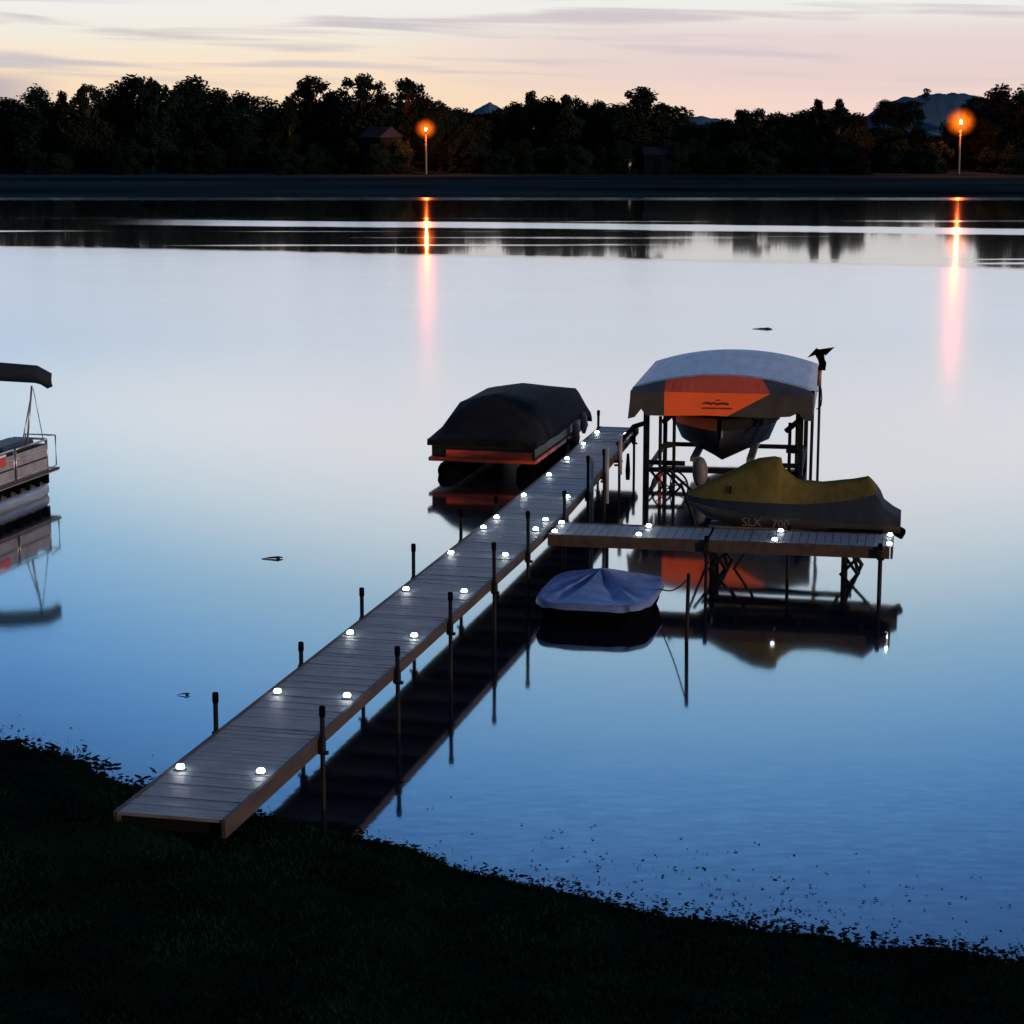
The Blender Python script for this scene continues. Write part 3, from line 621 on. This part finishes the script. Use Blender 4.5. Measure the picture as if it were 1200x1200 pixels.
# ------------------------------------------------------------------ small boat under the blue tarp
BO = at(688, 735) + UU * 1.2
sb = thing('small_boat', 'small flat boat under a creased blue tarp moored beside the dock', 'boat', BO, -ANG)
BW, BL = .93, 1.28
def outline(sc=1.0, z=0.0):
    pts = []
    for k in range(120):
        t = 2 * math.pi * k / 120; c, s_ = math.cos(t), math.sin(t); e = .5
        pts.append(Vector((BW * sc * math.copysign(abs(c) ** e, c), BL * sc * math.copysign(abs(s_) ** e, s_), z)))
    return pts
m = MB(); m.loft([outline(.8, -.12), outline(.9, 0), outline(.95, .12), outline(.985, .30)], True, True); m.build('hull', M['tub'], sb, True)
m = MB(); n = 120
RID = [.08, .72, 1.62, 2.35, 3.22, 3.98, 4.62, 5.5, 6.363]
def tz(t, f_):
    for a, b in zip(RID, RID[1:]):
        if t < a: t += 2 * math.pi
        if a <= t <= b: g = min(t - a, b - t) / ((b - a) / 2); break
    z = .62 - .24 * f_ - .12 * g * math.sin(math.pi * f_ ** .8) ** .8
    return z
rings = [[Vector((-.08, .42, .62))] * n]
for j in range(1, 19):
    f_ = j / 18; ring = []
    for k, p_ in enumerate(outline(1.0)):
        t = 2 * math.pi * k / n; x = -.08 * (1 - f_) + p_.x * f_; y = .42 * (1 - f_) + p_.y * f_
        ring.append(Vector((x, y, tz(t, f_) + .022 * mnoise.noise((x * 3.1, y * 3.1, 3)) + .02 * abs(mnoise.noise((x * 2.2 + y * 1.4, y * .6, 8))))))
    rings.append(ring)
rings.append([p_ + Vector((0, 0, .35)) for p_ in outline(1.012)])
rings.append([Vector((p_.x, p_.y,   .29 + .006 * math.sin(k * .7) + .006 * math.sin(k * .31))) for k, p_ in enumerate(outline(1.03))])
m.loft(rings, True); m.build('tarp', M['tarp'], sb, True)
# mooring stake and its line
SK = at(804.5, 752)
stk = thing('mooring_stake', 'thin dark stake standing in the water right of the blue tarp boat', 'stake', SK)
m = MB(); m.tube([(.0, 0, -1.5), (0, 0, 0), (.015, 0, 1.08)], .03, 8); m.build('stake', M['steel'], stk, True)
ln = MB(); a = BO + NN * .93 + UU * .3 + Vector((0, 0, .34)); b = SK + Vector((.01, 0, 1.0))
ln.tube([a.lerp(b, k / 8) + Vector((0, 0, -.10 * math.sin(math.pi * k / 8))) for k in range(9)], .012, 6)
tag(ln.build('mooring_line', M['rope']), 'dark rope from the blue tarp boat up to the thin stake', 'rope')

# ------------------------------------------------------------------ covered pontoon boat left of the dock
PO = at(502, 559)
pb = thing('covered_boat', 'pontoon boat under a peaked black cover with painted red lamplight left of the dock', 'boat', PO + NN * 1.25, -ANG)
def tubeboat(parent, hw, y0, y1, r=.30, mt='alu', dz=0.0):
    for s_ in (-1, 1):
        m = MB(); m.tube([(s_ * hw, y0, .12 + dz), (s_ * hw, y0 + .25, .08 + dz), (s_ * hw, y1 - .7, .08 + dz), (s_ * hw, y1 - .25, .14 + dz), (s_ * hw, y1, .25 + dz)], [r * .75, r, r, r * .7, r * .12], 16); m.build('pontoon', M[mt], parent, True)
tubeboat(pb, .92, .25, 6.2, .24, 'tub')
m = MB(); m.box((0, 3.1, .42), (2.5, 6.2, .09)); m.build('deck', M['lamp_streak'], pb, False, .015)  # deck edge coloured as if lit by the orange lamp
m = MB(); m.box((0, 3.1, .67), (2.4, 6.0, .40)); fr = m.build('fence', M['hull'], pb, False, .03)
m = MB(); m.box((-.1, .085, .79), (2.1, .02, .15)); m.build('stripe', M['lamp_streak'], fr)  # streak of orange lamplight painted on as a strip
m = MB(); m.box((.15, .085, .55), (2.0, .02, .16)); m.build('stripe', M['lamp_streak'], fr)  # lower lamplight streak, painted the same way
m = MB(); m.box((1.206, 2.6, .74), (.02, 4.6, .07)); m.build('stripe', M['alugrey'], fr)
prof = [(-.03, 1.26, .88, .95, .92, .96), (.25, 1.27, .88, 1.0, 1.0, 1.08), (.75, 1.27, .88, .93, 1.42, 1.52), (1.35, 1.27, .88, .85, 1.72, 2.0), (2.2, 1.27, .88, .86, 1.7, 1.94), (3.2, 1.27, .88, .87, 1.70, 1.93), (4.2, 1.27, .88, .88, 1.70, 1.90), (5.2, 1.27, .85, .90, 1.60, 1.72), (6.0, 1.28, .80, .96, 1.48, 1.52), (6.25, 1.30, .72, 1.0, 1.3, 1.3), (6.4, 1.30, .6, 1.1, .8, .8)]
m = MB(); rings = []
for (y, ew, ez, sw, sz, rz_) in prof:
    sz = .88 + (sz - .88) * .80; rz_ = .88 + (rz_ - .88) * .79
    half = [(0, rz_), (sw * .5, (rz_ * .55 + sz * .45)), (sw, sz), (sw + (ew - sw) * .55, sz + (ez - sz) * .5 - .04), (ew, ez), (ew + .01, ez - .14 + .02 * math.sin(y * 5))]
    rings.append([Vector((-a, y, b)) for a, b in reversed(half)] + [Vector((a, y, b)) for a, b in half[1:]])
m.loft(rings); m.add(rings[0], [tuple(range(11))]); m.add(rings[-1], [tuple(range(11))]); m.build('cover', M['cover'], pb, True)
for y, z in ((4.2, .55), (5.2, .62)):
    m = MB(); m.tube([(1.33, y, z - .28), (1.33, y, z - .12), (1.33, y, z + .12), (1.33, y, z + .25)], [.04, .09, .09, .03], 10); m.build('fender', M['alugrey'], pb, True)

# ------------------------------------------------------------------ open pontoon boat at the left edge of the view
QO = at(68, 578)
pt_ = thing('pontoon_boat', 'silver railed pontoon boat with folded black sun top', 'boat', QO - NN * 1.2 - UU * 6.0 + Vector((0, 0, -.17)), -ANG)
tubeboat(pt_, .92, 0, 6.05, .25, 'tubealu', .16)
m = MB(); m.box((0, 3.0, .72), (2.5, 6.0, .07)); m.build('deck', M['alugrey'], pt_, False, .012)
for k in range(13):
    m = MB(); m.box((0, .35 + k * .45, .55), (2.2, .12, .24)); m.build('crossbeam', M['cap'], pt_)
m = MB(); m.box((1.255, 3.0, .735), (.012, 6.02, .045)); m.build('deck_trim', M['rail'], pt_)
def rail_panel(a, b, z0, z1):
    a, b = Vector(a), Vector(b); nrm = Vector((0, 0, 1))
    m = MB(); m.beam(a + nrm * ((z0 + z1 - .08) / 2), b + nrm * ((z0 + z1 - .08) / 2), .015, z1 - z0 - .12); p_ = m.build('fence_panel', M['alugrey'], pt_)
    m = MB(); m.tube([a + nrm * z1, b + nrm * z1], .024, 8); m.tube([a + nrm * (z0 + .05), b + nrm * (z0 + .05)], .018, 8); m.tube([a + nrm * (z1 - .2), b + nrm * (z1 - .2)], .015, 8)
    k = max(2, int((b - a).length / .8) + 1)
    for i in range(k):
        q = a.lerp(b, i / (k - 1)); m.tube([q + nrm * z0, q + nrm * z1], .02, 8)
    m.build('rail', M['alu'], p_, True)
    m = MB(); c0 = a.lerp(b, .02) + nrm * (z0 + .28); c1 = a.lerp(b, .98) + nrm * (z0 + .28); m.beam(c0, c1, .022, .035); m.build('stripe', M['navy'], p_)
for a, b in [((1.2, .2, 0), (1.2, 2.0, 0)), ((1.2, 2.1, 0), (1.2, 4.0, 0)), ((1.2, 4.1, 0), (1.2, 5.55, 0)), ((-1.2, .2, 0), (-1.2, 5.55, 0)), ((-1.2, .2, 0), (1.2, .2, 0)), ((-1.15, 5.6, 0), (-.4, 5.6, 0)), ((.4, 5.6, 0), (1.15, 5.6, 0))]:
    rail_panel(a, b, .76, 1.42)
m = MB(); m.tube([(1.2, 5.6, .76), (1.2, 5.98, .80), (1.2, 5.98, 1.45), (1.2, 5.6, 1.5)], .018, 8); m.tube([(.5, 5.98, .78), (.5, 5.98, 1.45), (1.2, 5.98, 1.45)], .018, 8); m.build('end_rail', M['alu'], pt_, True)
for c_, d_ in [((.72, 4.6, 1.12), (.62, 1.5, .72)), ((-.72, 4.4, 1.12), (.62, 1.8, .72)), ((.72, 1.6, 1.1), (.62, 2.0, .68))]:
    m = MB(); m.box(c_, d_); m.build('seat', M['black'], pt_, False, .08)
m = MB(); m.box((1.225, 3.0, 1.24), (.03, 1.2, .17)); m.build('badge', M['red'], pt_, False, .02)
m = MB(); m.box((1.225, 3.0, 1.37), (.035, 1.2, .05)); m.build('badge', M['white'], pt_, False, .01)
zbm = 2.78
m = MB(); m.tube([(-1.25, 5.05, zbm - .08), (-1.15, 5.0, zbm + .08), (-.4, 5.0, zbm + .14), (.4, 5.0, zbm + .14), (1.2, 5.2, zbm + .08), (1.4, 5.25, zbm - .02), (1.46, 5.28, zbm - .2)], [.10, .19, .2, .2, .19, .17, .07], 12); m.build('folded_top', M['navy'], pt_, True)
for s_ in (-1, 1):
    m = MB(); m.tube([(s_ * 1.16, 5.05, zbm - .15), (s_ * 1.17, 4.7, 1.44)], .022, 8); m.tube([(s_ * 1.15, 5.05, zbm - .3), (s_ * 1.15, 4.5, 1.44)], .016, 8); m.tube([(s_ * 1.18, 5.07, zbm - .2), (s_ * 1.2, 5.4, 1.42)], .010, 6)
    m.build('top_frame', M['alu'], pt_, True)

# ------------------------------------------------------------------ far shore
bm_ = mat('far bank turf', (.011, .026, .033), .95, 0, .8, .05, 0, 30, .1, (.25, 2.2, 1))
def farz(x, y):
    if y < 238: return -.5 + (y - 232) * .1
    z = .1 + interp(y, [(238, 0), (246, .45), (262, .8), (282, 1.1), (302, 1.5), (400, 2.2), (3000, 4)])
    return z + .10 * mnoise.noise((x * .05, y * .09, 2))
fb = MB(); fx = [-2500, -900, -400, -250] + [-160 + 4 * i for i in range(81)] + [250, 400, 900, 2500]; fy = [231, 234, 235.5, 237, 239, 242] + [246 + 4 * i for i in range(18)] + [330, 400, 600, 1200, 3000, 5800]
fb.loft([[Vector((x, y + .8 * mnoise.noise((x * .06, 1, 0)) * (y < 260), farz(x, y))) for x in fx] for y in fy])
tag(fb.build('far_bank', bm_, None, True), 'dark low bank across the lake', 'ground', kind='structure')
# hills behind the tree line
hm = mat('distant wooded hill', (.04, .10, .19), .95, 0, .3, .02, 0, 30, 0, 0)  # blue air haze put into the hill's base colour
hl_ = MB()
def mound(px0, px1, pk, top, Yd, sharp=1.6):
    X0, X1, XP = [atY(q, 150, Yd).x for q in (px0, px1, pk)]; zt_ = atY(pk, top, Yd).z; n = 220; rows = []
    for j in range(9):
        dy = (j - 4) / 4.0; row = []
        for k in range(n + 1):
            x = X0 + (X1 - X0) * k / n; t = (x - XP) / ((X1 - XP) if x > XP else (XP - X0)); h = max(0, 1 - abs(t) ** sharp) * (1 - dy * dy)
            row.append(Vector((x, Yd + dy * (X1 - X0) * .4, zt_ * h * (1 + .07 * mnoise.noise((x * .06, dy * 2, 1)) + .05 * mnoise.noise((x * .25, dy * 5, 1)) + .02 * abs(mnoise.noise((x * .8, dy * 3, 1)))) + 1)))
        rows.append(row)
    hl_.loft(rows)
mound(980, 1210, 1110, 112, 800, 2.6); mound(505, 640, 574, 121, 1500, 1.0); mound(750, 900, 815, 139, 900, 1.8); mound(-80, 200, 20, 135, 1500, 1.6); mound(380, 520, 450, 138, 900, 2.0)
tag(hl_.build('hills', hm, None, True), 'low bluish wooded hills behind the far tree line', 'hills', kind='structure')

# trees: one mesh set per crown form, then copies of the thing and its parts
def crown_mesh(form, seed):
    r = random.Random(seed); m = MB(); hgt = 14.0; blobs = []
    if form == 'dome':
        for i in range(24):
            a = r.uniform(0, 6.28); q = 2.9 * r.random() ** .6; z = r.uniform(2.0, 11.9); lim = 1.0 if z < 8.5 else math.sqrt(max(0, (13.2 - z) / 4.7))
            blobs.append((math.cos(a) * q * lim, math.sin(a) * q * lim, z, r.uniform(1.2, 1.9)))
        blobs.append((0, 0, 12.3, 1.5))
    elif form == 'open':
        for i in range(20):
            a = r.uniform(0, 6.28); z = r.uniform(7.6, 12.9); q = 3.1 * math.sqrt(max(.04, 1 - ((z - 10.0) / 3.1) ** 2)) * r.uniform(.25, 1); blobs.append((math.cos(a) * q, math.sin(a) * q, z, r.uniform(.6, 1.15)))
        for i in range(8):
            a = r.uniform(0, 6.28); q = r.uniform(0, 2.6); blobs.append((math.cos(a) * q, math.sin(a) * q, r.uniform(2, 8), r.uniform(1.4, 2.0)))
        blobs.append((r.uniform(-.6, .6), 0, 12.9, .8))
    elif form == 'point':
        for i in range(16):
            z = r.uniform(2.5, 12.4); lim = (13.8 - z) / 11 * 3.0 + .35; a = r.uniform(0, 6.28); q = r.uniform(0, lim); blobs.append((math.cos(a) * q, math.sin(a) * q, z, r.uniform(.8, 1.0) * (.55 + lim * .3)))
        blobs += [(0, 0, 12.6, .9), (.2, 0, 11.4, 1.2), (-.2, 0, 10, 1.4)]
    for (x, y, z, rad) in blobs:
        n = int(120 * rad ** 1.7 + 60)
        for i in range(n):
            d = Vector((r.gauss(0, 1), r.gauss(0, 1), r.gauss(0, 1))).normalized() * rad * (r.random() ** .4) * r.uniform(.75, 1.15)
            c = Vector((x, y, z)) + d; s = r.uniform(.12, .33)
            u = Vector((r.gauss(0, 1), r.gauss(0, 1), r.gauss(0, 1))).normalized(); v = u.orthogonal().normalized()
            m.add([c - u * s - v * s * .3, c + v * s * .7, c + u * s + v * s * .2, c - v * s * .6], [(0, 1, 2, 3)])
    return m, blobs
protos = []
for i, form in enumerate(['dome', 'dome', 'dome', 'open', 'open', 'open', 'point', 'point']):
    cm, bl = crown_mesh(form, 30 + i); t = MB(); r = random.Random(i)
    t.tube([(0, 0, -.5), (.1, 0, 3), (.05, .1, 7), (0, 0, 11.5)], [.34, .26, .18, .05], 7)
    for b_ in bl:
        if b_[2] > 5: t.tube([(.06, 0, max(2.5, b_[2] - 3.2)), (b_[0] * .5, b_[1] * .5, b_[2] - 1.2), (b_[0], b_[1], b_[2] + .2)], [.11, .07, .03], 5)
    protos.append((form, t.mesh('trunk', M['trunk']), cm.mesh('crown', M['leaf'] if i % 3 else M['leaf2'])))
bu, _ = crown_mesh('dome', 77); bush_me = bu.mesh('foliage', M['leaf'])
def tree(px_, top, wpx, pi, Yd, label, group, rz, foot=None):
    form, tm, cm = protos[pi]; zb_ = farz(0, Yd) - .1 if foot is None else atY(px_, foot, Yd).z; X = atY(px_, 150, Yd).x; zt_ = atY(px_, top, Yd).z
    t = thing('tree', label, 'tree', (X, Yd, zb_), 0, group)
    sz_ = (zt_ - zb_) / 13.9; sx = wpx * Yd / F / 5.4
    for nm, me in (('trunk', tm), ('crown', cm)):
        o = bpy.data.objects.new(nm, me); C.objects.link(o); o.parent = t; o.scale = (sx, sx, sz_); o.rotation_euler = (0, 0, rz)
FORMW = {0: 'broad domed', 1: 'broad domed', 2: 'broad domed', 3: 'open branched', 4: 'open branched', 5: 'open branched', 6: 'narrow pointed', 7: 'narrow pointed'}
TR = [(8, 113, 46, 0), (44, 98, 50, 1), (74, 103, 36, 6), (104, 96, 40, 3), (135, 96, 44, 2), (158, 86, 54, 0), (182, 92, 40, 5), (214, 96, 44, 1), (229, 87, 56, 2), (256, 102, 40, 0), (282, 106, 44, 1), (311, 111, 44, 2), (338, 113, 40, 6), (366, 86, 52, 3), (388, 104, 40, 2), (424, 85, 50, 4), (448, 106, 44, 0), (478, 90, 44, 5), (492, 112, 40, 1), (515, 116, 30, 2), (537, 125, 30, 0), (560, 136, 32, 1), (584, 134, 30, 2), (604, 118, 34, 0), (622, 103, 38, 6), (643, 112, 36, 1), (662, 110, 40, 4), (684, 118, 36, 2), (700, 116, 32, 0), (722, 124, 34, 1), (752, 99, 54, 3), (774, 138, 36, 0), (800, 146, 34, 2), (826, 146, 38, 1), (850, 138, 36, 0), (868, 127, 28, 5), (888, 126, 32, 4), (912, 130, 38, 2), (936, 131, 36, 1), (958, 113, 32, 6), (983, 112, 32, 7), (1003, 131, 34, 0), (1022, 150, 40, 1), (1046, 148, 44, 2), (1072, 156, 44, 0), (1098, 158, 40, 1), (1126, 160, 40, 2), (1152, 138, 38, 0), (1172, 97, 44, 2), (1197, 99, 44, 1), (1226, 104, 50, 0)]
cnt = {}
for i, (a, b, c, d) in enumerate(TR):
    w0 = FORMW[d]; cnt[w0] = cnt.get(w0, 0) + 1; k = cnt[w0]
    od = 'leftmost' if k == 1 else (ORD[k - 1] if k <= 20 else '%dth' % k) + ' from the left'
    tree(a, b, c, d, R.uniform(300, 318), 'dark %s tree of the far front row, %s of its form' % (w0, od), 'front row of the far treeline', R.uniform(0, 6.28))
for i in range(46):                            # the unbroken mass behind
    px_ = -60 + i * 29 + R.uniform(-6, 6)
    sky_ = min(b for a, b, c, d in TR if abs(a - px_) < 34) if any(abs(a - px_) < 34 for a, b, c, d in TR) else 120
    top = max(sky_ + 10, 116) + R.uniform(0, 9)
    if 1015 < px_ < 1150: top = max(top, 150)
    tree(px_, top, 60, R.choice((0, 1, 2)), R.uniform(325, 345), 'dark rounded tree in the back row of the far treeline', 'back row of the far treeline', R.uniform(0, 6.28))
tree(1084, 103, 9, 5, 780, 'tiny crooked lone tree on the crest of the bluish hill', 'lone trees on the hill', .4, 119)
for dx, tp in ((1036, 116), (1050, 119), (1068, 117), (1143, 112)):
    tree(dx, tp, 24, R.choice((0, 1)), 760, 'small dark tree on the shoulder of the bluish hill', 'small trees on the hill', R.uniform(0, 6), 150)
for i in range(44):                            # thicket between the two rows
    px_ = -60 + i * 30 + R.uniform(-8, 8); Yd = R.uniform(319, 323)
    s_ = thing('shrub', 'tall dark thicket between the two rows of the far treeline', 'shrub', (atY(px_, 150, Yd).x, Yd, farz(0, Yd) - 1.5), 0, 'thickets inside the far treeline')
    o = bpy.data.objects.new('foliage', bush_me); C.objects.link(o); o.parent = s_; o.scale = (.85, .6, R.uniform(.55, .72)); o.rotation_euler = (0, 0, R.uniform(0, 6.3))
for i in range(52):                            # shrubs along the foot of the trees
    px_ = -40 + i * 25 + R.uniform(-8, 8); Yd = R.uniform(292, 299)
    if abs(px_ - 499) < 12 or abs(px_ - 1129) < 14 or abs(px_ - 770) < 20: continue
    s_ = thing('shrub', 'low dark shrub at the foot of the far treeline', 'shrub', (atY(px_, 150, Yd).x, Yd, farz(0, Yd) - 1.2), 0, 'shrubs below the far treeline')
    o = bpy.data.objects.new('foliage', bush_me); C.objects.link(o); o.parent = s_; o.scale = (.62, .5, R.uniform(.30, .46)); o.rotation_euler = (0, 0, R.uniform(0, 6.3))
# houses among the trees
def house(px_, ytop, yeave, wpx, Yd, label, rz):
    c = atY(px_, ytop, Yd); we = wpx * Yd / F; ze = atY(px_, yeave, Yd).z; zb_ = farz(0, Yd); d = 5.0
    h = thing('house', label, 'house', (c.x, Yd, zb_), rz)
    m = MB(); m.box((0, 0, (ze - zb_) / 2), (we * .94, d, ze - zb_)); wl = m.build('wall', M['housewall'], h)
    m = MB(); e = ze - zb_; t = c.z - zb_
    m.add([(-we / 2, -d / 2 - .4, e), (we / 2, -d / 2 - .4, e), (we / 2, 0, t), (-we / 2, 0, t), (-we / 2, d / 2 + .4, e), (we / 2, d / 2 + .4, e)], [(0, 1, 2, 3), (3, 2, 5, 4), (0, 3, 4), (1, 5, 2), (0, 4, 5, 1)])
    m.build('roof', M['houseroof'], h)
    m = MB(); m.box((0, -d / 2 - .03, e * .42), (.9, .06, e * .8)); m.build('door', M['pane'], h)
house(446, 148, 161, 32, 300, 'house with a pale grey pitched roof half hidden left of the first street lamp', -.6)
house(770, 172, 181, 34, 298, 'low grey shed with a flat looking roof at the foot of the round crowned tree', 0.0)
wp = thing('marker_post', 'short white post at the water side of the grey shed', 'post', (atY(738, 190, 296).x, 296, farz(0, 296)))
m = MB(); m.box((0, 0, .9), (.35, .3, 1.9)); m.build('board', M['white'], wp); m = MB(); m.box((0, .02, 1.95), (.5, .4, .12)); m.build('top', M['white'], wp)
# sodium street lamps
def street_lamp(px_, ylamp, Yd, label, gr):
    c = atY(px_, ylamp, Yd); zb_ = farz(0, Yd)
    t = thing('street_lamp', label, 'street lamp', (c.x, Yd, zb_), 0, 'lit lamps on the far shore'); hh = c.z - zb_
    m = MB(); m.tube([(0, 0, -.3), (0, 0, hh - .5)], [.17, .11], 8); m.build('pole', M['pole'], t, True)
    m = MB(); m.lathe((0, 0, hh - .62), [(.12, 0), (.2, .1), (.2, .2), (.1, .24)], 10); m.build('collar', M['steel'], t)
    m = MB(); br = .14 if gr < 2 else .18; m.blob((0, 0, hh - .12), br, br, br * 1.25, 12, 8); m.build('bulb', M['lamp'], t, True)
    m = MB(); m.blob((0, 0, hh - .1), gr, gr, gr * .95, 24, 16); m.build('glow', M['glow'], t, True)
street_lamp(499, 150, 292, 'lit orange street lamp on a pale pole at the centre left of the far shore', 1.75)
street_lamp(1126, 142, 292, 'lit orange street lamp in front of the bluish hill at the right', 2.4)

# ------------------------------------------------------------------ camera and render settings
cam = bpy.data.objects.new('camera', bpy.data.cameras.new('camera')); C.objects.link(cam); SC.camera = cam
cam.location = (0, 0, H); cam.rotation_euler = (math.pi / 2 - P, 0, 0)
cam.data.sensor_width = 36; cam.data.lens = 36 * F / 1200; cam.data.clip_start = .1; cam.data.clip_end = 12000
SC.view_settings.view_transform = 'Standard'; SC.view_settings.look = 'None'; SC.view_settings.exposure = 0; SC.view_settings.gamma = 1
SC.render.engine = 'CYCLES'; SC.cycles.max_bounces = 6; SC.cycles.sample_clamp_indirect = 6; SC.cycles.use_denoising = True
